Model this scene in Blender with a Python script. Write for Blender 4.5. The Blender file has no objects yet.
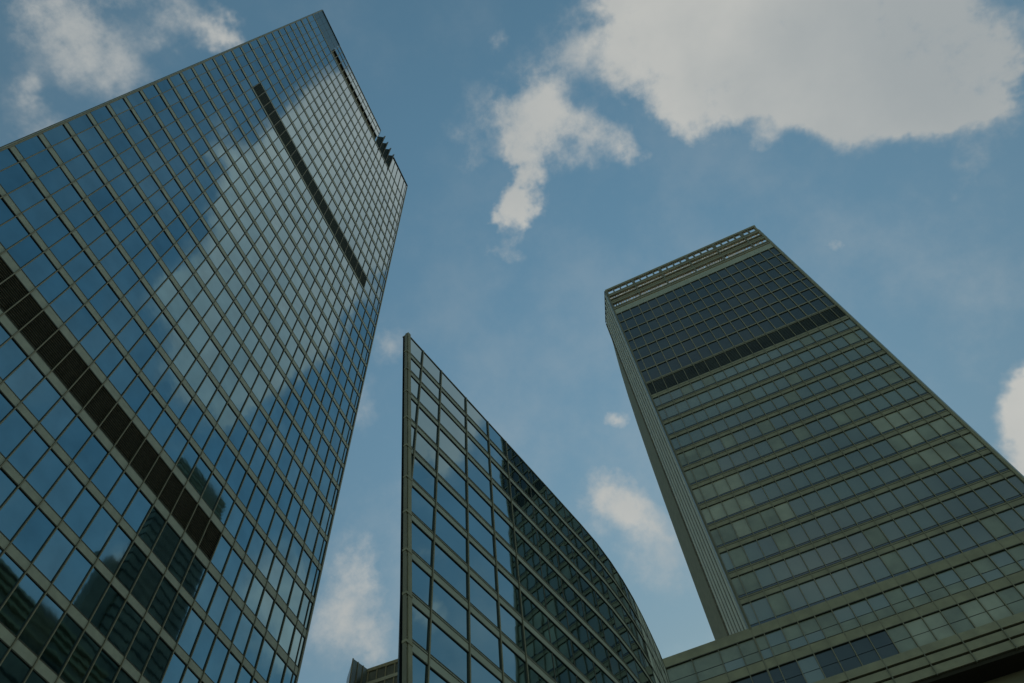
import bpy, bmesh, math, random
from mathutils import Vector, Matrix
random.seed(11)
S = bpy.context.scene
COL = S.collection

# ------------------------------------------------------------------ camera
# world axes: X runs along the front of the office tower, Y runs along the
# face of the glass skyscraper, Z is up.  Rows of AX are those axes seen in
# the camera's own frame (x right, y down, z forward).
FPX = 740.0
def _norm(v):
    l = math.sqrt(sum(a*a for a in v)); return [a/l for a in v]
_z = _norm([460-512, -50-341, FPX])
_yh = 341-(_z[0]*(1122-512)+_z[2]*FPX)/_z[1]
_y = _norm([1122-512, _yh-341, FPX])
_x = [_y[1]*_z[2]-_y[2]*_z[1], _y[2]*_z[0]-_y[0]*_z[2], _y[0]*_z[1]-_y[1]*_z[0]]
AX = Matrix((_x, _y, _z))
CAMH = 1.6
cam = bpy.data.objects.new('camera', bpy.data.cameras.new('camera'))
COL.objects.link(cam)
M = Matrix.Identity(4)
for r in range(3):
    M[r][0] = AX[r][0]; M[r][1] = -AX[r][1]; M[r][2] = -AX[r][2]
M[2][3] = CAMH
cam.matrix_world = M
cam.data.sensor_width = 36.0
cam.data.lens = 36.0*FPX/1024.0
cam.data.clip_start = 0.1
cam.data.clip_end = 8000
S.camera = cam

def ray(px, py):
    """direction in the world of a point seen by the camera"""
    return (AX @ Vector((px-512, py-341.5, FPX))).normalized()
def seen(p):
    """where a world point falls in the picture (used only to rank panes by size)"""
    d = Vector((p[0], p[1], p[2]-CAMH)); c = AX.transposed() @ d
    if c.z <= 0.01: return None
    return (512+FPX*c.x/c.z, 341.5+FPX*c.y/c.z)

# ------------------------------------------------------------------ light
S.render.engine = 'CYCLES'
S.view_settings.view_transform = 'Standard'
S.view_settings.look = 'None'
S.view_settings.gamma = 1.0
S.view_settings.use_curve_mapping = False
EXPOSURE = -0.30
S.view_settings.exposure = EXPOSURE
S.cycles.max_bounces = 8
S.cycles.glossy_bounces = 5

SUN_DIR = Vector((0.02, 0.94, 0.34)).normalized()
sun = bpy.data.objects.new('sun', bpy.data.lights.new('sun', 'SUN'))
COL.objects.link(sun)
sun.data.energy = 2.0
sun.data.angle = math.radians(0.6)
sun.data.color = (1.0, 0.94, 0.84)
sun.rotation_euler = SUN_DIR.to_track_quat('Z', 'Y').to_euler()
sun.location = (0, 0, 500)

W = bpy.data.worlds.new('World'); S.world = W
W.use_nodes = True
nt = W.node_tree; N = nt.nodes; L = nt.links
bg = N['Background']
sky = N.new('ShaderNodeTexSky'); sky.sky_type = 'NISHITA'; sky.sun_disc = False
sky.sun_elevation = math.asin(SUN_DIR.z)
sky.sun_rotation = math.atan2(SUN_DIR.x, SUN_DIR.y)
sky.air_density = 1.0; sky.dust_density = 0.25; sky.ozone_density = 1.5
bg.inputs['Strength'].default_value = 0.1

def math_(op, a, b=None, c=None, clamp=False):
    n = N.new('ShaderNodeMath'); n.operation = op; n.use_clamp = clamp
    for k, v in enumerate((a, b, c)):
        if v is None: continue
        if isinstance(v, (int, float)): n.inputs[k].default_value = v
        else: L.new(v, n.inputs[k])
    return n.outputs[0]
tc = N.new('ShaderNodeTexCoord')
DIR = tc.outputs['Generated']
def noise(scale, detail, rough, vec=DIR, off=(0, 0, 0)):
    mp = N.new('ShaderNodeMapping'); mp.inputs['Location'].default_value = off
    L.new(vec, mp.inputs['Vector'])
    n = N.new('ShaderNodeTexNoise'); n.inputs['Scale'].default_value = scale
    n.inputs['Detail'].default_value = detail; n.inputs['Roughness'].default_value = rough
    L.new(mp.outputs[0], n.inputs['Vector'])
    return n
# warp the direction a little so that cloud outlines billow
w1 = noise(7.0, 5, 0.62)
sub = N.new('ShaderNodeVectorMath'); sub.operation = 'SUBTRACT'
L.new(w1.outputs['Color'], sub.inputs[0]); sub.inputs[1].default_value = (0.5, 0.5, 0.5)
scl = N.new('ShaderNodeVectorMath'); scl.operation = 'SCALE'
L.new(sub.outputs[0], scl.inputs[0]); scl.inputs['Scale'].default_value = 0.15
add = N.new('ShaderNodeVectorMath'); add.operation = 'ADD'
L.new(DIR, add.inputs[0]); L.new(scl.outputs[0], add.inputs[1])
WD = add.outputs[0]

PLANE_K = 0.245                       # plan slope of the curved building's glass wall
def mirror_left(v): return Vector((-v.x, v.y, v.z))
_n = Vector((1, -PLANE_K, 0)).normalized()
def mirror_mid(v): return v - 2*v.dot(_n)*_n
CLOUDS = [  # x, y, radius (px as seen from the square), weight, way it is seen
 (700,35,80,1.0,0),(770,55,85,1.1,0),(845,50,85,1.2,0),(920,40,75,.8,0),(965,50,55,.75,0),(635,48,42,.7,0),
 (880,-20,70,.7,0),(790,-15,60,1.0,0),(690,-15,50,.8,0),(970,85,40,.85,0),(870,100,50,.8,0),(700,108,22,.45,0),(745,95,25,.5,0),(810,105,30,.5,0),
 (515,112,42,.72,0),(555,125,38,.72,0),(605,140,30,.7,0),(635,152,18,.5,0),(555,48,34,.55,0),(600,30,34,.5,0),(519,160,20,.7,0),(524,190,22,1.0,0),(520,214,17,.9,0),
 (495,34,14,.6,0),(515,248,16,.6,0),(468,160,22,.5,0),(780,150,16,.3,0),
 (20,10,55,.42,0),(85,25,52,.44,0),(118,78,42,.46,0),(183,15,28,.5,0),(176,55,22,.5,0),(8,76,26,.42,0),(34,70,18,.4,0),(38,118,28,.62,0),(130,20,35,.15,0),
 (231,28,24,1.1,0),(60,-60,90,.5,0),(160,-50,60,.4,0),
 (1026,400,34,1.05,0),(1050,445,52,1.2,0),(1085,380,55,1.0,0),(1100,480,90,1.1,0),
 (612,412,19,.9,0),(600,502,34,.52,0),(636,500,34,.5,0),(625,550,60,.42,0),(690,560,50,.25,0),
 (383,350,26,.55,0),(362,405,26,.55,0),(330,640,60,.42,0),(380,610,50,.4,0),(330,560,60,.4,0),(385,560,40,.2,0),
 (425,342,26,.32,0),(815,240,22,.7,0),(465,300,18,.28,0),(585,300,18,.26,0),
 # clouds out of the frame, seen as they mirror in the glass
 (335,140,50,.9,1),(310,180,40,.7,1),(360,95,34,.9,1),(265,290,22,.4,1),(222,145,30,.8,1),(235,180,24,.5,1),(130,290,40,.4,1),
 (60,190,40,.35,1),(120,110,40,.4,1),(280,560,40,.55,1),(310,620,45,.65,1),(240,640,45,.55,1),(330,300,24,.4,1),(200,100,30,.3,1),(20,400,20,.2,1),
 (425,425,26,.75,2),(455,445,26,.65,2),(440,560,16,.55,2),(415,555,16,.6,2),(430,610,18,.8,2),(440,640,16,.5,2),(410,500,20,.4,2),(500,460,20,.5,2),(480,660,20,.35,2),(455,400,20,.5,2),
]
acc = None
for (cx, cy, rr, wt, kind) in CLOUDS:
    v = ray(cx, cy)
    ang = rr*FPX/(FPX*FPX+(cx-512)**2+(cy-341)**2)*1.25
    if kind == 1: v = mirror_left(v)
    if kind == 2: v = mirror_mid(v)
    d = N.new('ShaderNodeVectorMath'); d.operation = 'DISTANCE'
    L.new(WD, d.inputs[0]); d.inputs[1].default_value = v
    m = N.new('ShaderNodeMapRange'); m.interpolation_type = 'SMOOTHSTEP'
    L.new(d.outputs['Value'], m.inputs['Value'])
    m.inputs['From Min'].default_value = 0.0; m.inputs['From Max'].default_value = ang*1.5
    m.inputs['To Min'].default_value = wt; m.inputs['To Max'].default_value = 0.0
    acc = m.outputs['Result'] if acc is None else math_('ADD', acc, m.outputs['Result'])
acc = math_('MINIMUM', acc, 1.35)
fb = noise(10.0, 12, 0.66, off=(3.1, 1.7, 0.4))
fine = noise(26.0, 8, 0.6, off=(0.3, 5.7, 2.4))
edge = math_('ADD', math_('MULTIPLY', math_('SUBTRACT', fb.outputs['Fac'], 0.5), 3.3),
             math_('MULTIPLY', math_('SUBTRACT', fine.outputs['Fac'], 0.5), 0.9))
dens = math_('ADD', acc, math_('MULTIPLY', edge, math_('MINIMUM', math_('ADD', acc, 0.15), 0.75)))
mr = N.new('ShaderNodeMapRange'); mr.interpolation_type = 'SMOOTHSTEP'
L.new(dens, mr.inputs['Value'])
mr.inputs['From Min'].default_value = 0.14; mr.inputs['From Max'].default_value = 1.2
mr.inputs['To Min'].default_value = 0.0; mr.inputs['To Max'].default_value = 0.93
# the clear sky, a touch greyer than the pure model (summer haze)
hs = N.new('ShaderNodeMixRGB'); hs.blend_type = 'MULTIPLY'; hs.inputs['Fac'].default_value = 1.0
L.new(sky.outputs[0], hs.inputs['Color1'])
sz = N.new('ShaderNodeSeparateXYZ'); L.new(DIR, sz.inputs[0])
gz = N.new('ShaderNodeMapRange'); L.new(sz.outputs['Z'], gz.inputs['Value'])
gz.inputs['From Min'].default_value = 0.98; gz.inputs['From Max'].default_value = 0.62
gc = N.new('ShaderNodeMixRGB'); L.new(gz.outputs[0], gc.inputs['Fac'])
gc.inputs['Color1'].default_value = (1.85, 2.35, 1.95, 1); gc.inputs['Color2'].default_value = (1.20, 1.40, 1.10, 1)
L.new(gc.outputs[0], hs.inputs['Color2'])
# mist that whitens the sky towards the horizon
sx = N.new('ShaderNodeSeparateXYZ'); L.new(DIR, sx.inputs[0])
hz = N.new('ShaderNodeMapRange'); L.new(sx.outputs['Z'], hz.inputs['Value'])
hz.inputs['From Min'].default_value = 0.98; hz.inputs['From Max'].default_value = 0.55
hz.inputs['To Min'].default_value = 0.0; hz.inputs['To Max'].default_value = 0.25
mist = N.new('ShaderNodeMixRGB'); L.new(hz.outputs[0], mist.inputs['Fac'])
L.new(hs.outputs[0], mist.inputs['Color1']); mist.inputs['Color2'].default_value = (2.6, 3.8, 5.1, 1)
# cloud body: soft grey folds
alpha = math_('MULTIPLY', mr.outputs[0], math_('MINIMUM', math_('ADD', math_('MULTIPLY', acc, 1.05), 0.12), 1.0))
cl = N.new('ShaderNodeMixRGB')
shade = noise(4.0, 5, 0.55, off=(7, 2, 1))
ramp = N.new('ShaderNodeMapRange'); L.new(shade.outputs['Fac'], ramp.inputs['Value'])
ramp.inputs['From Min'].default_value = 0.32; ramp.inputs['From Max'].default_value = 0.68
sd_ = N.new('ShaderNodeVectorMath'); sd_.operation = 'DISTANCE'      # shaded side of the great cloud
L.new(WD, sd_.inputs[0]); sd_.inputs[1].default_value = ray(935, 30)
sm = N.new('ShaderNodeMapRange'); L.new(sd_.outputs['Value'], sm.inputs['Value'])
sm.inputs['From Min'].default_value = 0.05; sm.inputs['From Max'].default_value = 0.22
sm.inputs['To Min'].default_value = 0.15; sm.inputs['To Max'].default_value = 1.0
L.new(math_('MULTIPLY', math_('ADD', math_('MULTIPLY', ramp.outputs[0], 0.7), 0.3), sm.outputs[0]), cl.inputs['Fac'])
cl.inputs['Color1'].default_value = (4.3, 4.7, 4.8, 1)
cl.inputs['Color2'].default_value = (7.0, 6.95, 6.5, 1)
vn = noise(3.2, 7, 0.62, off=(1.3, 4.4, 2.2))
ve = N.new('ShaderNodeMapRange'); L.new(vn.outputs['Fac'], ve.inputs['Value']); ve.interpolation_type = 'SMOOTHSTEP'
ve.inputs['From Min'].default_value = 0.45; ve.inputs['From Max'].default_value = 0.72
veil = math_('MULTIPLY', ve.outputs[0], math_('ADD', math_('MULTIPLY', gz.outputs[0], 0.22), 0.10))
alpha = math_('MAXIMUM', alpha, veil)
mx = N.new('ShaderNodeMixRGB'); L.new(alpha, mx.inputs['Fac'])
L.new(mist.outputs[0], mx.inputs['Color1']); L.new(cl.outputs[0], mx.inputs['Color2'])
L.new(mx.outputs[0], bg.inputs['Color'])

# ------------------------------------------------------------------ helpers
def mat(name, color, rough=0.6, metal=0.0, spec=0.5, ior=1.5, var=0.0, scale=0.6, bump=0.0, bscale=0.3,
        streak=0.0, trans=0.0):
    m = bpy.data.materials.new(name); m.use_nodes = True
    t = m.node_tree; p = t.nodes['Principled BSDF']
    p.inputs['Base Color'].default_value = (*color, 1)
    p.inputs['Roughness'].default_value = rough
    p.inputs['Metallic'].default_value = metal
    p.inputs['IOR'].default_value = ior
    p.inputs['Specular IOR Level'].default_value = spec
    g = t.nodes.new('ShaderNodeNewGeometry')
    if var > 0:
        n = t.nodes.new('ShaderNodeTexNoise'); n.inputs['Scale'].default_value = scale
        n.inputs['Detail'].default_value = 6
        mp = t.nodes.new('ShaderNodeMapping')
        if streak: mp.inputs['Scale'].default_value = (1, 1, streak)
        t.links.new(g.outputs['Position'], mp.inputs['Vector']); t.links.new(mp.outputs[0], n.inputs['Vector'])
        r = t.nodes.new('ShaderNodeMapRange'); t.links.new(n.outputs['Fac'], r.inputs['Value'])
        r.inputs['From Min'].default_value = 0.3; r.inputs['From Max'].default_value = 0.7
        r.inputs['To Min'].default_value = 1-var; r.inputs['To Max'].default_value = 1+var
        v = t.nodes.new('ShaderNodeVectorMath'); v.operation = 'SCALE'
        v.inputs[0].default_value = color; t.links.new(r.outputs[0], v.inputs['Scale'])
        t.links.new(v.outputs[0], p.inputs['Base Color'])
    if bump > 0:
        n2 = t.nodes.new('ShaderNodeTexNoise'); n2.inputs['Scale'].default_value = bscale
        n2.inputs['Detail'].default_value = 2
        t.links.new(g.outputs['Position'], n2.inputs['Vector'])
        b = t.nodes.new('ShaderNodeBump'); b.inputs['Strength'].default_value = 1.0
        b.inputs['Distance'].default_value = bump
        t.links.new(n2.outputs['Fac'], b.inputs['Height']); t.links.new(b.outputs[0], p.inputs['Normal'])
    return m

MT = {}
MT['mirror_blue'] = mat('mirror_blue', (0.20, 0.36, 0.42), 0.03, 1.0, bump=0.005, bscale=0.30, var=0.08, scale=0.25)
MT['mirror_pale'] = mat('mirror_pale', (0.23, 0.38, 0.43), 0.05, 1.0, bump=0.006, bscale=0.30, var=0.10, scale=0.25)
MT['mirror_deep'] = mat('mirror_deep', (0.165, 0.32, 0.385), 0.03, 1.0, bump=0.006, bscale=0.25, var=0.10, scale=0.25)
MT['mirror_mid'] = mat('mirror_mid', (0.22, 0.37, 0.42), 0.02, 1.0, bump=0.003, bscale=0.40, var=0.08, scale=0.3)
MT['spandrel'] = mat('spandrel', (0.44, 0.42, 0.29), 0.5, 0.0, var=0.10, scale=0.8)
MT['spandrel_mid'] = mat('spandrel_mid', (0.42, 0.40, 0.27), 0.5, 0.0, var=0.12, scale=0.8)
MT['seam'] = mat('seam', (0.07, 0.062, 0.032), 0.6)
MT['mull_cap'] = mat('mull_cap', (0.30, 0.25, 0.14), 0.5, 0.0, var=0.15, scale=2)
MT['mull_side'] = mat('mull_side', (0.09, 0.078, 0.042), 0.6)
MT['louver_dark'] = mat('louver_dark', (0.24, 0.20, 0.13), 0.8, spec=0.2, var=0.35, scale=3)
MT['louver_teal'] = mat('louver_teal', (0.032, 0.042, 0.036), 0.9, spec=0.1, var=0.3, scale=2)
MT['crown_teal'] = mat('crown_teal', (0.07, 0.13, 0.14), 0.3, 0.3, var=0.12, scale=0.7)
MT['core'] = mat('core', (0.03, 0.045, 0.05), 0.4, var=0.2)
MT['roof'] = mat('roof', (0.20, 0.20, 0.18), 0.9, var=0.2)
MT['olive'] = mat('olive', (0.32, 0.275, 0.155), 0.6, var=0.16, scale=0.9)
MT['olive_dark'] = mat('olive_dark', (0.20, 0.175, 0.10), 0.55, var=0.1)
MT['beige'] = mat('beige', (0.36, 0.31, 0.17), 0.7, var=0.12, scale=1.2)
MT['silver'] = mat('silver', (0.80, 0.74, 0.60), 0.35, 0.0, var=0.06, scale=0.6)
MT['steel_blue'] = mat('steel_blue', (0.40, 0.42, 0.38), 0.35, 0.6)
MT['glass_top'] = mat('glass_top', (0.044, 0.056, 0.046), 0.03, 0.0, spec=0.7, ior=1.6, bump=0.004, bscale=0.3, var=0.25, scale=0.3)
MT['glass_green'] = mat('glass_green', (0.185, 0.21, 0.155), 0.05, 0.0, spec=0.9, ior=1.75, bump=0.005, bscale=0.35, var=0.38, scale=0.07)
MT['glass_dark'] = mat('glass_dark', (0.06, 0.062, 0.04), 0.08, 0.0, spec=0.4, bump=0.004, bscale=0.4, var=0.35, scale=0.3)
MT['blind'] = mat('blind', (0.40, 0.385, 0.26), 0.15, 0.0, spec=0.7, ior=1.5, var=0.2, scale=0.4)
MT['blind_low'] = mat('blind_low', (0.28, 0.285, 0.195), 0.15, 0.0, spec=0.7, ior=1.5, var=0.25, scale=0.4)
MT['transom'] = mat('transom', (0.020, 0.038, 0.042), 0.08, 0.0, spec=0.9, ior=1.7)
MT['crown_white'] = mat('crown_white', (0.78, 0.80, 0.80), 0.5, var=0.08, scale=2)
MT['black'] = mat('black', (0.045, 0.038, 0.024), 0.95, spec=0.1)
MT['asphalt'] = mat('asphalt', (0.05, 0.05, 0.05), 0.9, var=0.25, scale=0.5)
MT['paving'] = mat('paving', (0.24, 0.23, 0.21), 0.85, var=0.2, scale=0.7)
MT['concrete'] = mat('concrete', (0.25, 0.24, 0.20), 0.8, var=0.25, scale=0.3)
MT['far_glass'] = mat('far_glass', (0.12, 0.135, 0.105), 0.2, 0.1, spec=0.6, var=0.55, scale=0.12)
MT['painted_reflection'] = mat('painted_reflection', (0.62, 0.60, 0.45), 0.3, 0.0, spec=0.9, var=0.6, scale=2.6, streak=0.03)  # bright streaky reflection in the curved wall's end glass, put into the base colour
MT['mirrored_wall'] = mat('mirrored_wall', (0.19, 0.175, 0.12), 0.35, 0.0, spec=0.3, var=0.35, scale=0.15)
# translucent ceiling sheet of the crown
m = bpy.data.materials.new('sheet'); m.use_nodes = True
t = m.node_tree; p = t.nodes['Principled BSDF']; p.inputs['Base Color'].default_value = (0.8, 0.82, 0.82, 1); p.inputs['Roughness'].default_value = 0.6
tr = t.nodes.new('ShaderNodeBsdfTranslucent'); tr.inputs['Color'].default_value = (0.85, 0.87, 0.88, 1)
ms = t.nodes.new('ShaderNodeMixShader'); ms.inputs[0].default_value = 0.6
t.links.new(p.outputs[0], ms.inputs[1]); t.links.new(tr.outputs[0], ms.inputs[2])
t.links.new(ms.outputs[0], t.nodes['Material Output'].inputs['Surface'])
MT['sheet'] = m

class MB:
    """collects boxes and prisms, then links them as one mesh"""
    def __init__(s): s.v = []; s.f = []; s.mi = []; s.mats = []
    def _m(s, m):
        if m not in s.mats: s.mats.append(m)
        return s.mats.index(m)
    def poly(s, base, top, m, cap_top=True, cap_bot=True, m_first=None):
        """prism between two loops of equal length"""
        n = len(base); o = len(s.v); s.v += [tuple(p) for p in base]+[tuple(p) for p in top]
        k = s._m(m)
        for i in range(n):
            j = (i+1) % n
            s.f.append((o+i, o+j, o+n+j, o+n+i)); s.mi.append(k)
        if cap_bot: s.f.append(tuple(o+n-1-i for i in range(n))); s.mi.append(k)
        if cap_top: s.f.append(tuple(o+n+i for i in range(n))); s.mi.append(k)
    def box(s, a, b, m):
        x0, y0, z0 = a; x1, y1, z1 = b
        s.poly([(x0,y0,z0),(x1,y0,z0),(x1,y1,z0),(x0,y1,z0)], [(x0,y0,z1),(x1,y0,z1),(x1,y1,z1),(x0,y1,z1)], m)
    def obox(s, fr, u0, u1, w0, w1, z0, z1, m):
        """box in a wall frame: along, outward, up"""
        P = lambda u, w, z: fr(u, w, z)
        s.poly([P(u0,w0,z0),P(u0,w1,z0),P(u1,w1,z0),P(u1,w0,z0)], [P(u0,w0,z1),P(u0,w1,z1),P(u1,w1,z1),P(u1,w0,z1)], m)
    def quad(s, pts, m):
        o = len(s.v); s.v += [tuple(p) for p in pts]; s.f.append(tuple(range(o, o+len(pts)))); s.mi.append(s._m(m))
    def build(s, name, parent=None, smooth=False):
        me = bpy.data.meshes.new(name); me.from_pydata(s.v, [], s.f)
        for m in s.mats: me.materials.append(MT[m])
        me.polygons.foreach_set('material_index', s.mi)
        if smooth: me.polygons.foreach_set('use_smooth', [True]*len(s.f))
        bm = bmesh.new(); bm.from_mesh(me); bmesh.ops.recalc_face_normals(bm, faces=bm.faces); bm.to_mesh(me); bm.free()
        me.update()
        o = bpy.data.objects.new(name, me); COL.objects.link(o)
        if parent: 
            o.parent = parent
            o.matrix_parent_inverse = Matrix.Translation(-Vector(parent['_base']))
        return o

def thing(name, label, cat, loc=(0, 0, 0), group=None, size=1.0):
    """an Empty at the thing's base; 'size' turns drawing units into metres"""
    o = bpy.data.objects.new(name, None); COL.objects.link(o)
    o['_base'] = loc
    o.location = Vector(loc)*size; o.scale = (size, size, size)
    o.empty_display_size = 2
    o['label'] = label; o['category'] = cat
    if group: o['group'] = group
    return o
def stuff(o): o['kind'] = 'stuff'; return o
def struct(o, label=None):
    o['kind'] = 'structure'
    return o

def area_px(corners, size=1.0):
    """size of a pane in the picture, 0 outside the frame"""
    q = [seen((c[0]*size, c[1]*size, c[2]*size)) for c in corners]
    if any(a is None for a in q): return 0
    cx = sum(a[0] for a in q)/4; cy = sum(a[1] for a in q)/4
    if not (-10 < cx < 1034 and -10 < cy < 693): return 0
    s = 0
    for i in range(4):
        x0, y0 = q[i]; x1, y1 = q[(i+1) % 4]; s += x0*y1-x1*y0
    return abs(s)/2
def emit_panes(panes, parent, name='window_pane'):
    """panes: list of (outer corners, inner corners, material). 100 largest become parts, the rest one part"""
    panes.sort(key=lambda q: -area_px(q[0], parent.scale[0]))
    for q in panes[:99]:
        b = MB(); b.poly(q[1], q[0], q[2]); b.build(name, parent)
    rest = panes[99:]
    if rest:
        b = MB()
        for q in rest: b.poly(q[1], q[0], q[2])
        stuff(b.build(name, parent))
def pane(fr, u0, u1, z0, z1, m, w=0.0, tilt=0.009, th=0.04, z0b=None):
    a, b_, c = (random.uniform(-tilt, tilt) for _ in range(3))
    o = [fr(u0, w+a, z0), fr(u1, w+b_, z0), fr(u1, w+c, z1), fr(u0, w+a+c-b_, z1)]
    i = [fr(u0, w-th, z0), fr(u1, w-th, z0), fr(u1, w-th, z1), fr(u0, w-th, z1)]
    return (o, i, m)

# ------------------------------------------------------------------ ground
g = MB(); g.box((-3000, -3000, -0.5), (3000, 3000, 0.0), 'asphalt'); struct(g.build('ground'))
g = MB(); g.box((-50, -60, 0.004), (90, 62, 0.12), 'paving'); struct(g.build('plaza'))

# ------------------------------------------------------------------ glass skyscraper (left)
D = 55.0; KL = 75.0/55.0; EYE = CAMH/KL
ys = [-.020,.0131,.055,.0968,.1381,.179,.2225,.262,.3077,.354,.402,.447,.495,.545,.5945,.644,.692,.739,.792,.842,.8905,.937,.984,1.0345,1.083,1.130,1.182,1.2316,1.281]
zr = {-7:.712,-6:.822,-5:.931,-4:1.036,-3:1.255,-2:1.366,-1:1.478,0:1.597,1:1.714,2:1.833,3:1.953,4:2.068,5:2.180,6:2.295,7:2.410,8:2.524,9:2.642,
      10:2.763,11:2.887,12:3.011,13:3.137,14:3.265,15:3.400,16:3.545,17:3.695,18:3.847,19:3.995,20:4.140,21:4.285,22:4.435,23:4.590,24:4.755,25:4.935,26:5.140}
zr[-3] = 1.253; zr[-4] = 1.145
# rows below: 1.036, .931, .822 ... down to the street
low = [1.036, .931, .822]
v = .822
while v > 0.12:
    v -= .108; low.append(v)
rows = sorted([zr[k] for k in zr if k >= -4] + low)
rows = [r for r in rows if r > 0.05]
Y = [y*D for y in ys]; Z = [r*D+EYE for r in rows]
ZT = 5.50*D+EYE; NB = len(Y)-1
DEPTH = 48.0
def FL(u, w, z): return (-D+w, u, z)       # along Y, outward +X
lt = thing('glass_skyscraper', 'tallest tower, blue mirror glass facade with long dark louver bands, filling the left side', 'skyscraper', (-D-DEPTH/2, (Y[0]+Y[-1])/2, 0), size=KL)
b = MB(); b.box((-D-DEPTH, Y[0]+.1, 0), (-D-.25, Y[-1]-.1, 5.12*D), 'core'); b.build('building_core', lt)
b = MB(); b.box((-D-DEPTH+.5, Y[0]+.5, 5.12*D+.002), (-D-14, Y[-1]-.5, 5.12*D+.5), 'roof'); b.build('roof', lt)
i_not = min(range(len(rows)), key=lambda k: abs(rows[k]-3.265))
i_dk = min(range(len(rows)), key=lambda k: abs(rows[k]-1.253))
i_top = len(rows)-1                        # the 5.14 band
# spandrel bands, ringing the whole tower
def ring(zc, h, name='spandrel_band', y1=None):
    b = MB(); e = .13*h
    y0 = Y[0]; y1 = Y[-1] if y1 is None else y1
    x0 = -D-DEPTH-.02
    b.box((x0, y0, zc-h/2), (-D+.02, y1, zc+h/2), 'spandrel')
    b.box((x0-.01, y0-.012, zc-h/2-e), (-D+.035, y1+.012, zc-h/2), 'seam')
    b.box((x0-.01, y0-.012, zc+h/2), (-D+.035, y1+.012, zc+h/2+e), 'seam')
    return b.build(name, lt)
hs_ = []
for k, z in enumerate(Z):
    p = (Z[k]-Z[k-1]) if k else 6.0
    h = .155*p if k < i_top else .10*p
    if k == i_dk or k == i_dk+1: h = .19*p
    hs_.append(h); ring(z, h)
panes = []
zz = [0.3]+Z
hh = [0.2]+hs_
for k in range(len(zz)):
    z0 = zz[k]+hh[k]/2+.05
    z1 = (zz[k+1]-hh[k+1]/2-.05) if k+1 < len(zz) else None
    for i in range(NB):
        u0, u1 = Y[i], Y[i+1]
        if z1 is None:
            if u1 < .24*D or u0 > 1.05*D:
                continue
            continue
        if k == i_dk+1 and i < 20:
            continue                        # dark louver floor
        panes.append(pane(FL, u0+.03, u1-.03, z0, z1, random.choices(('mirror_blue','mirror_pale','mirror_deep'), (6,2,3))[0], w=-.06, tilt=.016))
# top strip beyond the fins is glass up to the roof
ztb = Z[-1]+hs_[-1]/2+.05
for i in range(23, NB):
    for (a, c) in ((ztb, ztb+(ZT-ztb)*.5-.05), (ztb+(ZT-ztb)*.5+.05, ZT-.3)):
        panes.append(pane(FL, Y[i]+.03, Y[i+1]-.03, a, c, 'mirror_blue', w=-.06))
emit_panes(panes, lt)
# dark louver floor (full width) and the long notch higher up
b = MB()
zl0, zl1 = Z[i_dk]+hs_[i_dk]/2+.04, Z[i_dk+1]-hs_[i_dk+1]/2-.04
YL = Y[20]
b.box((-D-.5, Y[0]+.05, zl0), (-D-.26, YL, zl1), 'louver_dark')
n = int((zl1-zl0)/.32)
for q in range(n):
    z = zl0+(q+.5)*(zl1-zl0)/n
    b.poly([(-D-.30,Y[0]+.05,z-.02),(-D-.07,Y[0]+.05,z-.13),(-D-.07,YL,z-.13),(-D-.30,YL,z-.02)],
           [(-D-.30,Y[0]+.05,z+.02),(-D-.07,Y[0]+.05,z-.09),(-D-.07,YL,z-.09),(-D-.30,YL,z+.02)], 'louver_dark')
b.build('louver_band', lt)
b = MB()
z0, z1 = Z[i_not]+.25, Z[i_not+1]-.1
for i in range(4, 25):
    b.box((-D-.2, Y[i]+.06, z0), (-D+.05, Y[i+1]-.06, z1), 'louver_teal')
    for q in range(7):
        z = z0+(q+.5)*(z1-z0)/7
        b.box((-D+.05, Y[i]+.08, z-.03), (-D+.075, Y[i+1]-.08, z+.03), 'louver_dark')
b.build('louver_notch', lt)
# mullions
for i, y in enumerate(Y):
    b = MB(); hw = .07 if 0 < i < NB else .10
    top = ZT if i >= 18 or i == 0 else Z[-1]+hs_[-1]/2
    b.box((-D-.05, y-hw, .2), (-D+.10, y+hw, top), 'mull_side')
    b.box((-D+.10, y-hw+.02, .2), (-D+.13, y+hw-.02, top), 'mull_cap')
    b.build('mullion', lt)
b = MB(); yy = Y[-1]-.9; b.box((-D-.05, yy-.05, .2), (-D+.06, yy+.05, ZT-.3), 'mull_side'); b.build('corner_mullion', lt)
# side mullions of the two end walls
for s, yv in ((-1, Y[0]), (1, Y[-1])):
    b = MB()
    x = -D-2.5
    while x > -D-DEPTH+1:
        b.box((x-.08, min(yv, yv+s*.2), .2), (x+.08, max(yv, yv+s*.2), 5.12*D), 'mull_cap'); x -= 2.5
    b.build('end_wall_mullions', lt)
# crown
yA = .215*D; yB = Y[19]-.15
b = MB(); b.box((-D-.6, Y[0], ztb), (-D, yA, ZT), 'crown_teal')
for y in (Y[1], Y[2], Y[3], Y[4]): b.box((-D, y-.03, ztb), (-D+.02, y+.03, ZT-.1), 'seam')
zc = (ztb+ZT)/2; b.box((-D, Y[0], zc-.04), (-D+.024, yA, zc+.04), 'seam')
b.build('crown_panel', lt)
b = MB(); b.box((-D-1.0, yA, ztb), (-D-.7, yB, ZT-8), 'louver_dark')
y = yA
k = 0
while y < yB:
    if k % 3 == 0: b.box((-D-.7, y, ztb+1.5), (-D-.45, y+.9, ztb+2.6), 'spandrel')
    y += 1.9; k += 1
b.build('recessed_slot', lt)
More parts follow.
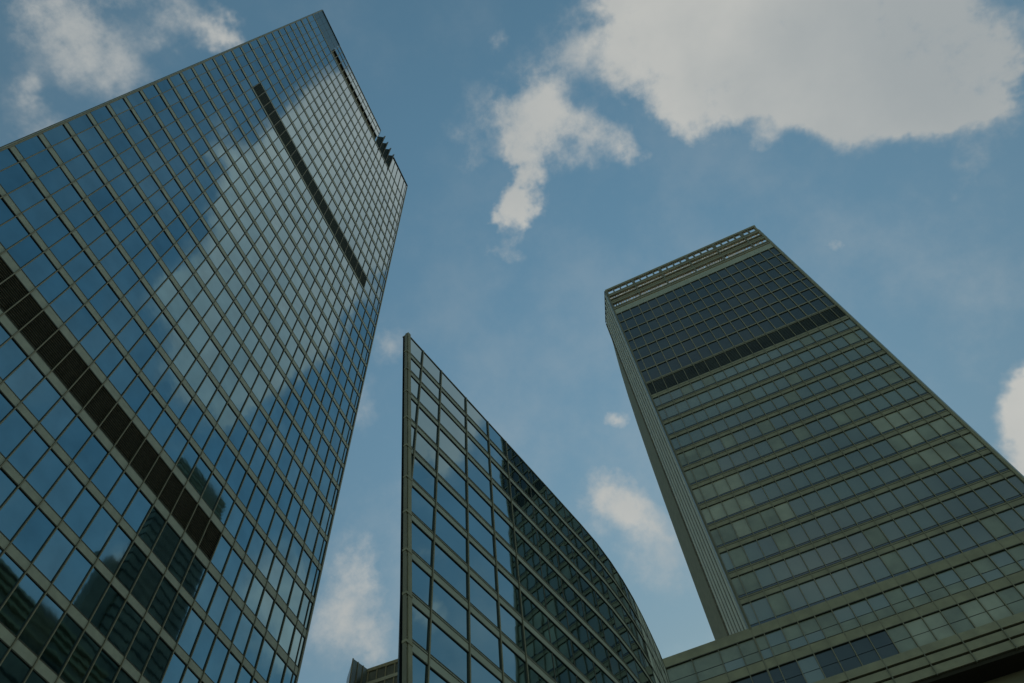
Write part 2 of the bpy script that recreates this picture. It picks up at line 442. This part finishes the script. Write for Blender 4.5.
# open glass screen above the slot
zs0 = Z[-1]+.135*D; 
b = MB()
zk = [zs0, (zs0+ZT)/2, ZT-.25]
for z in zk: b.box((-D-.05, yA, z-.16), (-D+.12, yB, z+.16), 'mull_cap')
sy = []
for i in range(len(Y)):
    if yA < Y[i] < yB: b.box((-D-.05, Y[i]-.10, ztb), (-D+.10, Y[i]+.10, ZT-.2), 'mull_cap'); sy.append(Y[i])
b.build('screen_frame', lt)
sy = [yA]+sy+[yB]
b = MB()
for i in range(len(sy)-1):
    for a, c in ((zk[0], zk[1]), (zk[1], zk[2])):
        q = pane(FL, sy[i]+.1, sy[i+1]-.1, a+.17, c-.17, 'mirror_blue', w=0.0); b.poly(q[1], q[0], q[2])
b.build('screen_glass', lt)
# stepped dark bays with fins
for n_, i in enumerate((19, 20, 21, 22)):
    b = MB(); h0 = ztb+.4+(0.0 if n_ < 4 else 1.5)
    b.poly([(-D-.3, Y[i]+.08, ztb), (-D+.03, Y[i]+.08, ztb), (-D+.03, Y[i+1]-.08, ztb), (-D-.3, Y[i+1]-.08, ztb)],
           [(-D-.3, Y[i]+.08, ZT-9.5), (-D+.03, Y[i]+.08, ZT-9.5), (-D+.03, Y[i+1]-.08, ZT-.5), (-D-.3, Y[i+1]-.08, ZT-.5)], 'louver_teal')
    b.build('dark_bay_panel', lt)
    b = MB(); y = Y[i+1]
    b.poly([(-D, y-.12, ztb-2), (-D+.3, y-.12, ztb-2), (-D+.3, y+.12, ztb-2), (-D, y+.12, ztb-2)],
           [(-D, y-.12, ZT+.3), (-D+.75, y-.14, ZT+.8), (-D+.75, y+.14, ZT+.8), (-D, y+.12, ZT+.3)], 'mull_side')
    b.build('fin', lt)
b = MB()
b.box((-D-.5, Y[0]-.15, ZT), (-D+.28, yA, ZT+.35), 'mull_side')
b.box((-D-.3, yA, ZT-.1), (-D+.2, yB, ZT+.25), 'mull_cap')
b.box((-D-.5, 1.05*D, ZT-.3), (-D+.22, Y[-1]+.1, ZT+.2), 'mull_side')
b.build('parapet', lt)
# pale corner strip on the left edge
b = MB(); b.box((-D-.3, Y[0]-.26, .2), (-D+.06, Y[0]-.12, ZT), 'spandrel'); b.box((-D-.3, Y[0]-.34, .2), (-D+.10, Y[0]-.27, ZT+.1), 'mull_side'); b.build('corner_trim', lt)
b = MB(); b.box((-D-.7, Y[-1]+.16, .2), (-D+.05, Y[-1]+.32, ZT), 'mull_cap'); b.build('corner_trim', lt)

# ------------------------------------------------------------------ curved glass building (middle)
ZR = 44.4; KR = 0.776; EYE = CAMH/KR; HB = ZR+EYE
plan = [(-.2808,.4373),(-.2718,.474),(-.2612,.5172),(-.2462,.578),(-.2325,.634),(-.2207,.682),(-.2055,.744),(-.1925,.797),(-.1795,.851),(-.1665,.905),
        (-.1550,.958),(-.1465,1.012),(-.1405,1.066),(-.1368,1.12),(-.1350,1.174),(-.1345,1.23),(-.1343,1.285),(-.1365,1.34),(-.144,1.385),(-.160,1.415)]
PL = [Vector((x*ZR, y*ZR)) for x, y in plan]
zf = [.949, .9045, .8515, .7950, .7400, .6850, .6300, .5760, .5220, .4690, .4160, .363, .310, .257, .204, .151, .098, .045]
mb = thing('curved_glass_building', 'lower building in the middle with curved blue glass wall and sharp leaning prow', 'building', (-14, 40, 0), size=KR)
ZM = [f*ZR+EYE for f in zf]
# the prow leans: near end of the wall slides with height
def prow(z):
    f = (z-EYE)/ZR
    yy_ = .4373+.0935*(1-f)
    return Vector(((-.2808+PLANE_K*(yy_-.4373))*ZR, yy_*ZR))
def normal2(a, c):
    d = (c-a).normalized(); return Vector((d.y, -d.x))
NRM = []
for i in range(len(PL)):
    a = PL[max(0, i-1)]; c = PL[min(len(PL)-1, i+1)]; NRM.append(normal2(a, c))
def wallpt(i, z, w=0.0):
    """point on the wall at plan vertex i (0 = prow) pushed out by w"""
    p = prow(z) if i == 0 else PL[i]
    if i >= 1 and PL[i].y < prow(z).y+.02: p = prow(z)
    q = p+NRM[i]*w
    return (q.x, q.y, z)
back = [Vector((-.30, 1.42))*ZR, Vector((-.46, 1.20))*ZR, Vector((-.42, .90))*ZR, Vector((-.345, .62))*ZR]
# body
b = MB()
def loop(z, w):
    return [wallpt(i, z, w) for i in range(len(PL))]+[(p.x, p.y, z) for p in back]
zs_ = [0.0]+sorted(ZM)+[HB]
o = 0
for k in range(len(zs_)-1):
    b.poly(loop(zs_[k], -.35), loop(zs_[k+1], -.35), 'core', cap_top=(k == len(zs_)-2), cap_bot=(k == 0))
b.build('building_core', mb)
panes = []
ze = [HB-.02]+ZM+[0.4]
for k in range(len(ze)-1):
    zt, zb = ze[k], ze[k+1]
    pitch = .055*ZR
    h = .17*pitch
    z1 = zt-(h/2 if k else .05); z0 = zb+h/2
    for i in range(len(PL)-1):
        if PL[i+1].y < prow(z0).y+.15: continue
        m_ = 'mirror_mid' if i < 13 else 'painted_reflection'  # last bays carry their reflection as painted pale streaks
        a = [random.uniform(-.006, .006) for _ in range(4)]
        oq = [wallpt(i, z0, a[0]), wallpt(i+1, z0, a[1]), wallpt(i+1, z1, a[2]), wallpt(i, z1, a[3])]
        iq = [wallpt(i, z0, -.05), wallpt(i+1, z0, -.05), wallpt(i+1, z1, -.05), wallpt(i, z1, -.05)]
        panes.append((oq, iq, m_))
emit_panes(panes, mb)
# spandrels follow the curve
for k, z in enumerate(ZM):
    pitch = .055*ZR; h = (.17+.003*k)*pitch
    b = MB()
    for (za, zb, w, m_) in ((z-h/2, z+h*.36, .03, 'spandrel_mid'), (z+h*.36, z+h*.44, .05, 'seam'), (z+h*.44, z+h*.58, .04, 'spandrel_mid'), (z+h*.58, z+h*.70, .055, 'seam'), (z-h*.62, z-h/2, .05, 'seam')):
        for i in range(len(PL)-1):
            if PL[i+1].y < prow(z).y+.05 or i >= 13: continue
            b.poly([wallpt(i, za, -.1), wallpt(i, za, w), wallpt(i+1, za, w), wallpt(i+1, za, -.1)],
                   [wallpt(i, zb, -.1), wallpt(i, zb, w), wallpt(i+1, zb, w), wallpt(i+1, zb, -.1)], m_)
    b.build('spandrel_band', mb)
for i in range(1, len(PL)):
    b = MB(); d = Vector((-NRM[i].y, NRM[i].x))
    # each mullion starts where the leaning prow clears it
    zb = .2
    if PL[i].y < prow(0).y+.1:
        f = 1-((PL[i].y/ZR-.4373)/.0935); zb = max(.2, f*ZR+EYE+.6)
    hw = .045 if i < 5 else .036
    c = PL[i]
    def lp(z, w0, w1, e):
        return [(*(c+d*(-e)+NRM[i]*w0), z), (*(c+d*(-e)+NRM[i]*w1), z), (*(c+d*e+NRM[i]*w1), z), (*(c+d*e+NRM[i]*w0), z)]
    if i <= 5:
        b.poly(lp(zb, -.05, .07, hw), lp(HB-.05, -.05, .07, hw), 'mull_side')
        b.poly(lp(zb, .07, .095, hw-.01), lp(HB-.05, .07, .095, hw-.01), 'mull_cap')
    else:
        b.poly(lp(zb, -.05, .022, hw), lp(HB-.05, -.05, .022, hw), 'mull_side')
    b.build('mullion', mb)
# roof coping
b = MB()
for i in range(len(PL)-1):
    b.poly([wallpt(i, HB-.06, -.4), wallpt(i, HB-.06, .05), wallpt(i+1, HB-.06, .05), wallpt(i+1, HB-.06, -.4)],
           [wallpt(i, HB, -.4), wallpt(i, HB, .05), wallpt(i+1, HB, .05), wallpt(i+1, HB, -.4)], 'mull_cap')
b.build('roof_coping', mb)
# the leaning prow column: two ribs and a groove, with a collar on each floor
def prow_prism(b, s0, s1, w0, w1, z0, z1, m_):
    d = Vector((PLANE_K, 1)).normalized(); n = Vector((d.y, -d.x))
    def lp(z):
        c = prow(z); return [(*(c+d*s0+n*w0), z), (*(c+d*s0+n*w1), z), (*(c+d*s1+n*w1), z), (*(c+d*s1+n*w0), z)]
    b.poly(lp(z0), lp(z1), m_)
b = MB(); prow_prism(b, .02, .27, -.12, .10, .1, HB+.12, 'olive'); b.build('edge_column', mb)
b = MB(); prow_prism(b, -.05, .02, -.10, .0, .1, HB, 'black'); b.build('column_groove', mb)
b = MB(); prow_prism(b, -.12, -.04, -.10, .06, .1, HB-.25, 'olive_dark'); b.build('edge_column', mb)
for z in ZM:
    b = MB(); prow_prism(b, -.14, .29, -.11, .12, z-.09, z+.03, 'olive'); b.build('column_collar', mb)

# ------------------------------------------------------------------ office tower (right)
YC = 80.8
P0 = Vector((.0377*YC, YC)); U = Vector((1, -.0437)).normalized(); WN = Vector((U.y, -U.x))   # outward, towards the square
def ut(t):
    """distance along the front of the point lying at plan ratio x/y = t"""
    # P0 + s U with x = t y
    return (t*P0.y-P0.x)/(U.x-t*U.y)
def FR(u, w, z):
    p = P0+U*u+WN*w; return (p.x, p.y, z)
def zc_(r): return r*YC+EYE
rt = thing('office_tower', 'dark green office tower with olive floor bands and openwork crown on the right', 'skyscraper', (22, 88, 0), size=KR)
uR = ut(.5205); uL = 0.0
DEP = 17.5
# body
sideA = Vector((.0075*YC*1.0, 1.10*YC)); sideB = Vector((-.0205*YC, 1.215*YC))
b = MB()
def body(z, ins=.25):
    a = FR(.25, -ins, z); c = FR(uR-.25, -ins, z); q = FR(uR-.25, -26, z)
    return [a, c, q, (sideB.x+3, sideB.y+4.5, z), (sideB.x+3, sideB.y, z), (sideA.x+.8, sideA.y, z)]
b.poly(body(zc_(.61)), body(zc_(1.86)), 'core'); b.build('building_core', rt)
Rz = [1.817, 1.761, 1.706, 1.652, 1.600, 1.546, 1.4905, 1.4275, 1.3765, 1.3210, 1.2665, 1.2125, 1.1570, 1.1005, 1.0440, .9880, .9310, .8735, .8185, .7610]
tm = [.0551+.02616*k for k in range(18)]
um = [0.12]+[ut(t) for t in tm]+[uR-.30]
ZRr = [zc_(r) for r in Rz]
ztop = zc_(1.868)
def band_low(b, z, u0, u1):
    """lower floors: deep olive spandrel in two strips"""
    b.obox(FR, u0, u1, -.2, .04, z-.40, z+.30, 'olive')
    b.obox(FR, u0, u1, -.2, .065, z+.30, z+.39, 'seam')
    b.obox(FR, u0, u1, -.2, .05, z+.39, z+.56, 'olive')
    b.obox(FR, u0, u1, -.2, .07, z+.56, z+.63, 'seam')
    b.obox(FR, u0, u1, -.2, .07, z-.50, z-.40, 'seam')
panes = []
trans = []
def rt_mat(k, i, zc):
    """which kind of glass a bay shows: k row from the top, i bay"""
    r = random.random()
    if k <= 6: return 'glass_top'
    if k == 7: return 'glass_dark'
    if k in (14, 15) and i <= 3: return 'blind' if r < .75 else 'blind_low'
    if k == 16 and 1 <= i <= 5: return 'blind' if r < .6 else 'blind_low'
    if k in (12, 13) and i <= 2: return 'blind_low'
    if k in (14, 15, 16) and i >= 14: return 'blind' if r < .7 else 'blind_low'
    if k >= 17 and r < .25: return 'blind_low'
    if r < .10: return 'blind_low'
    return 'glass_green'
edges = [ztop]+ZRr
for k in range(len(edges)-1):
    zt, zb = edges[k], edges[k+1]
    if k <= 7: z1 = zt-(.18 if k else .05); z0 = zb+.24
    else: z1 = zt-.52; z0 = zb+.65
    if k == 7: z1, z0 = zt-.5, zb+.6
    for i in range(len(um)-1):
        mm = rt_mat(k, i, zt)
        if k > 7:
            panes.append(pane(FR, um[i]+.05, um[i+1]-.05, z0+.42, z1, mm, w=-.08, tilt=.006))
            trans.append((um[i]+.05, um[i+1]-.05, z0, z0+.38))
        else:
            panes.append(pane(FR, um[i]+.05, um[i+1]-.05, z0, z1, mm, w=-.08, tilt=.006))
# bands
for k, z in enumerate(ZRr[:-1]):
    b = MB()
    if k <= 6 :
        b.obox(FR, uL, uR, -.2, .05, z-.16, z+.20, 'mull_cap')
        b.obox(FR, uL, uR, -.2, .07, z-.20, z-.16, 'seam')
        if k == 6: b.obox(FR, uL, uR, -.2, .045, z-.5, z-.20, 'olive_dark')
    elif k == 7:
        b.obox(FR, uL, uR, -.2, .05, z-.5, z+.6, 'olive'); b.obox(FR, uL, uR, -.2, .07, z-.58, z-.5, 'seam'); b.obox(FR, uL, uR, -.2, .07, z+.10, z+.16, 'seam')
    else: band_low(b, z, uL, uR)
    b.build('spandrel_band', rt)
for k in range(8, len(edges)-1):
    z0 = edges[k+1]+.65
    b = MB(); b.obox(FR, uL+.1, uR-.1, -.15, -.085, z0, z0+.34, 'transom'); b.obox(FR, uL+.1, uR-.1, -.15, -.06, z0+.34, z0+.40, 'seam')
    b.build('transom', rt)
# soft dark blinds of the mechanical floor: shallow ribs
b = MB()
for q in range(9):
    z = edges[8]+.7+q*(edges[7]-edges[8]-1.3)/9
    b.obox(FR, uL+.2, uR-.3, -.075, -.03, z, z+.10, 'louver_teal')
b.build('louver_band', rt)
# lower rows run on to the left as the low wing
uW = ut(-.30)
wz = [.7610, .7045, .6470]
um2 = [ut(t) for t in (-.28,-.2375,-.195,-.1525,-.102,-.0600,-.0175,.0127,.0377)]+um[1:]
for k in range(2):
    zt, zb = zc_(wz[k]), zc_(wz[k+1])
    for i in range(len(um2)-1):
        r = random.random()
        mm = 'blind_low' if (i < 9 and k == 0) else 'glass_green'
        if k == 1:
            mm = 'glass_top' if i % 5 else 'glass_green'
            if um2[i] > ut(.212): mm = 'blind' if i % 3 else 'blind_low'
        if k == 0 and i >= 8: mm = 'blind_low' if r < .6 else 'glass_green'
        zm = zb+.62+(zt-zb-1.5)*(.45 if k == 1 else .4)
        panes.append(pane(FR, um2[i]+.06, um2[i+1]-.06, zb+.62, zm-.04, mm if k else ('glass_green' if r < .3 else 'blind_low'), w=-.08))
        panes.append(pane(FR, um2[i]+.06, um2[i+1]-.06, zm+.04, zt-.9, mm, w=-.08))
emit_panes(panes, rt)
b = MB()
z = zc_(wz[0]); b.obox(FR, uW, uR, -.4, .10, z-.75, z+.55, 'olive'); b.obox(FR, uW, uR, -.4, .13, z-.85, z-.75, 'seam'); b.build('spandrel_band', rt)
b = MB()
z = zc_(wz[1]); b.obox(FR, uW, uR, -.4, .08, z-.75, z+.45, 'olive'); b.obox(FR, uW, uR, -.4, .11, z-.83, z-.75, 'seam'); b.obox(FR, uW, uR, -.4, .11, z+.45, z+.53, 'seam'); b.build('spandrel_band', rt)
# fascia: three sloping steps over a black soffit
zA = zc_(.6470); zB = zc_(.6090); st = (zA+.45-zB)/3
for q in range(3):
    b = MB(); z1 = zA+.45-q*st; z0 = z1-st+.22
    off = .30-.10*q
    a0, a1 = uW, uR+6
    b.poly([FR(a0, -.5, z0), FR(a0, off, z0), FR(a1, off, z0), FR(a1, -.5, z0)],
           [FR(a0, -.5, z1), FR(a0, off-.02, z1), FR(a1, off-.02, z1), FR(a1, -.5, z1)], 'olive')
    b.obox(FR, a0, a1, -.5, off-.25, z0-.22, z0, 'black')
    b.build('fascia_step', rt)
for i in range(0, len(um2), 2):
    b = MB(); b.obox(FR, um2[i]-.05, um2[i]+.05, .0, .33, zB, zA+.45, 'olive_dark'); b.build('fascia_rib', rt)
b = MB(); b.obox(FR, uW+.2, uR+5.8, -4.2, -.05, zB-.3, zB-.02, 'black'); b.build('soffit', rt)
b = MB(); b.obox(FR, uW, uR+6, -24, -3.0, 0, zB-.31, 'olive_dark')
for q, dz in enumerate((1.4, 2.3, 3.6)):
    b.obox(FR, uW, uR+6, -3.0, -2.75+.1*q, zB-.31-dz-.35, zB-.31-dz, 'olive')
b.build('lower_wall', rt)
b = MB(); b.obox(FR, uW, uR+6, -24, -.41, zB+.001, zc_(.7610)+.45, 'core'); b.build('wing_block', rt)
b = MB(); b.obox(FR, uW, uL-1.6, -23, -.5, zc_(.7610)+.46, zc_(.7610)+.52, 'roof'); b.build('wing_roof', rt)
for i, u in enumerate(um):
    b = MB(); zb = zc_(.7610)-.9 if True else 0
    b.obox(FR, u-.055, u+.055, -.1, .12, zc_(.647)+.45, zc_(1.868), 'olive_dark')
    b.obox(FR, u-.04, u+.04, .12, .14, zc_(.647)+.45, zc_(1.49), 'mull_cap'); b.obox(FR, u-.09, u+.09, .05, .13, zc_(1.49), zc_(1.868), 'mull_cap')
    b.build('mullion', rt)
for u in um2[:9]:
    b = MB(); b.obox(FR, u-.055, u+.055, -.1, .12, zc_(.647)+.45, zc_(.761)-.75, 'olive_dark'); b.build('mullion', rt)
# right corner trim and left corner post
b = MB(); b.obox(FR, uR-.30, uR+.05, -.6, .2, zc_(.765), zc_(2.035), 'olive'); b.build('corner_post', rt)
b = MB(); b.obox(FR, uR+.05, uR+.28, -.9, .05, zc_(.765), zc_(2.0), 'steel_blue'); b.build('corner_trim', rt)
b = MB(); b.obox(FR, -.02, .30, -.4, .14, zc_(.765), zc_(2.02), 'olive_dark'); b.build('corner_post', rt)
# left side: strip of steel tubes, then a beige fin with a bowed back edge
zr0, zr1 = zc_(.768), zc_(2.03)
sd = (sideA-P0).normalized(); sn = Vector((-sd.y, sd.x)) 
if sn.x > 0: sn = -sn
Ls = (sideA-P0).length
b = MB()
def SD(s, w, z):
    p = P0+sd*s+sn*w; return (p.x, p.y, z)
b.obox(SD, .3, Ls, -.4, .0, zr0, zr1, 'louver_dark'); b.build('side_wall', rt)
NT = 6
for q in range(NT):
    s = 1.0+q*(Ls-1.7)/(NT-1); r = .22
    b = MB(); ring0 = []; ring1 = []
    for a in range(10):
        an = 2*math.pi*a/10
        ring0.append(SD(s+r*math.cos(an), .02+r*math.sin(an), zr0)); ring1.append(SD(s+r*math.cos(an), .02+r*math.sin(an), zr1))
    b.poly(ring0, ring1, 'silver'); b.build('steel_tube', rt, smooth=False)
b = MB(); b.obox(SD, 0, Ls+.1, -.5, .25, zr1, zr1+.35, 'olive_dark'); b.build('side_coping', rt)
b = MB(); b.obox(SD, .02, .45, -.2, .10, zr0, zr1, 'steel_blue'); b.build('edge_strip', rt)
# beige fin
prof = [(.768, -.0205, 1.255), (.90, -.0208, 1.245), (1.05, -.0210, 1.24), (1.20, -.0205, 1.235), (1.35, -.0195, 1.23), (1.50, -.0178, 1.225), (1.65, -.0150, 1.22), (1.78, -.0115, 1.215), (1.90, -.0070, 1.212), (1.98, -.0030, 1.21), (2.035, .0010, 1.21)]
b = MB()
for k in range(len(prof)-1):
    lps = []
    for (f, x, yy_) in prof[k:k+2]:
        z = zc_(f)
        bx, by = x*YC, yy_*YC
        lps.append([(sideA.x, sideA.y, z), (bx, by, z), (bx+1.2, by+3.5, z), (sideA.x+5, sideA.y+3, z)])
    b.poly(lps[0], lps[1], 'beige', cap_top=(k == len(prof)-2), cap_bot=(k == 0))
b.build('side_fin', rt)
b = MB(); b.obox(SD, Ls-.25, Ls+.05, -.1, .34, zr0, zr1-1, 'louver_dark'); b.build('fin_joint', rt)
# crown: open beams and posts in front of pale ceiling sheets
c0, c1 = zc_(1.868), zc_(2.038)
H = c1-c0
b = MB(); b.obox(FR, 0, uR, -.5, .06, c0, c0+.16*H, 'spandrel')
k = 0; u = .4
b.obox(FR, 0, uR, -.5, .10, c0-.12, c0, 'olive'); b.build('crown_band', rt)
beams = [(.18,.22,.12),(.25,.28,.05),(.40,.455,.14),(.485,.52,.02),(.565,.59,.10),(.70,.745,.14),(.77,.80,.05),(.94,1.0,.16)]
for f0, f1, w in beams:
    b = MB(); b.obox(FR, 0, uR+.2, -.45, w, c0+f0*H, c0+f1*H, 'olive'); b.build('crown_beam', rt)
i = 0
npost = 22
for q in range(npost+1):
    u = .2+q*(uR-.4)/npost
    b = MB(); wd = .16 if q % 4 else .34
    b.obox(FR, u-wd, u+wd, -.4, .08 if q % 4 else .2, c0+.745*H, c0+.94*H, 'olive_dark')
    if q % 4 == 0: b.obox(FR, u-.18, u+.18, -.4, .10, c0+.2*H, c0+.74*H, 'olive_dark')
    b.build('crown_post', rt)
# white slatted ceilings that glow between the beams
for f in (.30, .545, .86):
    b = MB()
    nn = 60
    for q in range(nn):
        if random.random() < (.12 if f > .8 else .25): continue
        u = .3+q*(uR-.6)/nn; w_ = (uR-.6)/nn
        b.obox(FR, u+.05, u+w_*random.choice((.6, .8, .95)), -4.2, -.5, c0+f*H, c0+f*H+.05, 'sheet')
    stuff(b.build('ceiling_slat', rt))
# pale translucent screen behind the beams, lit through by the sun
for (f0, f1, g) in ((.22, .40, .22), (.53, .70, .30), (.76, .935, .10)):
    b = MB(); u = .3
    while u < uR-1.0:
        w_ = random.uniform(.5, 2.6)
        if random.random() > g:
            e = random.uniform(0, .03)
            b.obox(FR, u, min(u+w_-.12, uR-.3), -1.25, -1.2, c0+(f0+e)*H, c0+(f1-random.uniform(0, .04))*H, 'sheet')
        u += w_
    b.build('crown_screen', rt)

# ------------------------------------------------------------------ two buildings behind the office tower,
# known from their mirror images in the lower windows of the glass skyscraper
nt_ = thing('slender_tower', 'slender dark tower mirrored in the lower windows of the tallest blue glass tower', 'skyscraper', (51, 156, 0))
def tl(f, y0=None):
    """tapering plan: f 0 at the street, 1 at the roof"""
    z = f*286; yb = 171+10.5*(1-f)**.7
    return [(48, 140, z), (54, 140, z), (54, yb, z), (48, yb, z)]
b = MB()
fs = [0, .3, .5, .65, .8, .9, .955]
for k in range(len(fs)-1): b.poly(tl(fs[k]), tl(fs[k+1]), 'mirrored_wall', cap_top=(k == len(fs)-2), cap_bot=(k == 0))
b.build('building_core', nt_)
for q in range(40):
    f = .93-q*.0155
    b = MB(); l0 = [(x+(-.12 if x < 50 else .12), y+(-.12 if y < 150 else .12), z) for x, y, z in tl(f)]
    l1 = [(x, y, z+.9) for x, y, z in l0]; b.poly(l0, l1, 'louver_teal'); b.build('floor_band', nt_)
for q in range(6):
    f = .953+q*.0085
    b = MB(); l0 = [(x+(-.3 if x < 50 else .3), y+(-.3 if y < 150 else .3), z) for x, y, z in tl(f)]
    l1 = [(x, y, z+1.1) for x, y, z in l0]; b.poly(l0, l1, 'olive' if q % 2 == 0 else 'spandrel'); b.build('crown_ring', nt_)
b = MB(); l0 = [(x+(.8 if x < 50 else -.8), y+(.8 if y < 150 else -.8), z) for x, y, z in tl(.953)]; b.poly(l0, [(x, y, 283) for x, y, z in l0], 'louver_dark'); b.build('crown_core', nt_)
b = MB(); b.box((49, 131, 0), (53.5, 139.9, 214), 'mirrored_wall'); b.box((50, 133, 214.01), (53, 138, 218), 'louver_dark'); b.build('stair_tower', nt_)
sl = thing('long_slab_block', 'long dark slab block with pale roof bands, mirrored in the bottom left windows', 'building', (52, 118, 0))
b = MB(); b.box((40.6, 90, 0), (46, 146, 170), 'mirrored_wall'); b.build('building_core', sl)
for z in (171.4, 168.9, 166.4, 162.5): 
    b = MB(); b.box((39.6, 89.6, z-.45), (46.5, 146.4, z+.5), 'beige'); b.build('roof_band', sl)
for z in (160.0, 150, 140, 130, 120):
    b = MB(); b.box((40.4, 89.8, z-.5), (46.2, 146.2, z+.5), 'louver_teal'); b.build('floor_band', sl)

# ------------------------------------------------------------------ block in the distance (bottom, behind the prow)
ZD = 135.0
far = thing('distant_glass_block', 'small distant grey glass block with a notched roof, seen low behind the prow', 'building', (-.65*ZD, 1.2*ZD, 0))
ax, ay = -.6845*ZD, 1.0342*ZD
vx, vy = -.6732*ZD, 1.075*ZD
zd = ZD+CAMH
b = MB()
b.poly([(ax-3.2, ay+3.4, 0), (ax, ay, 0), (vx, vy, 0), (vx, vy+22, 0), (ax-4, ay+22, 0)],
       [(ax-3.2, ay+3.4, zd-2.5), (ax, ay, zd), (vx, vy, zd), (vx, vy+22, zd), (ax-4, ay+22, zd-2.5)], 'far_glass')
b.build('wing', far)
b = MB(); b.box((vx, vy, 0), (vx+38, vy+26, zd), 'far_glass'); b.build('main_block', far)
for q in range(12):
    b = MB(); x = vx+.3+q*2.6; b.box((x-.13, vy-.22, 0), (x+.13, vy-.003, zd), 'olive'); b.build('mullion', far)
for q in range(4):
    b = MB(); f = q/3; x = ax+(vx-ax)*f; y = ay+(vy-ay)*f; b.box((x-.1, y-.12, 0), (x+.22, y+.12, zd), 'olive_dark'); b.build('mullion', far)
for q in range(10):
    z = zd-.5-q*4.2
    b = MB(); b.box((vx, vy-.3, z-.5), (vx+38, vy-.004, z+.5), 'spandrel' if q else 'olive'); b.build('spandrel_band', far)

for o in bpy.data.objects:
    if '_base' in o: del o['_base']
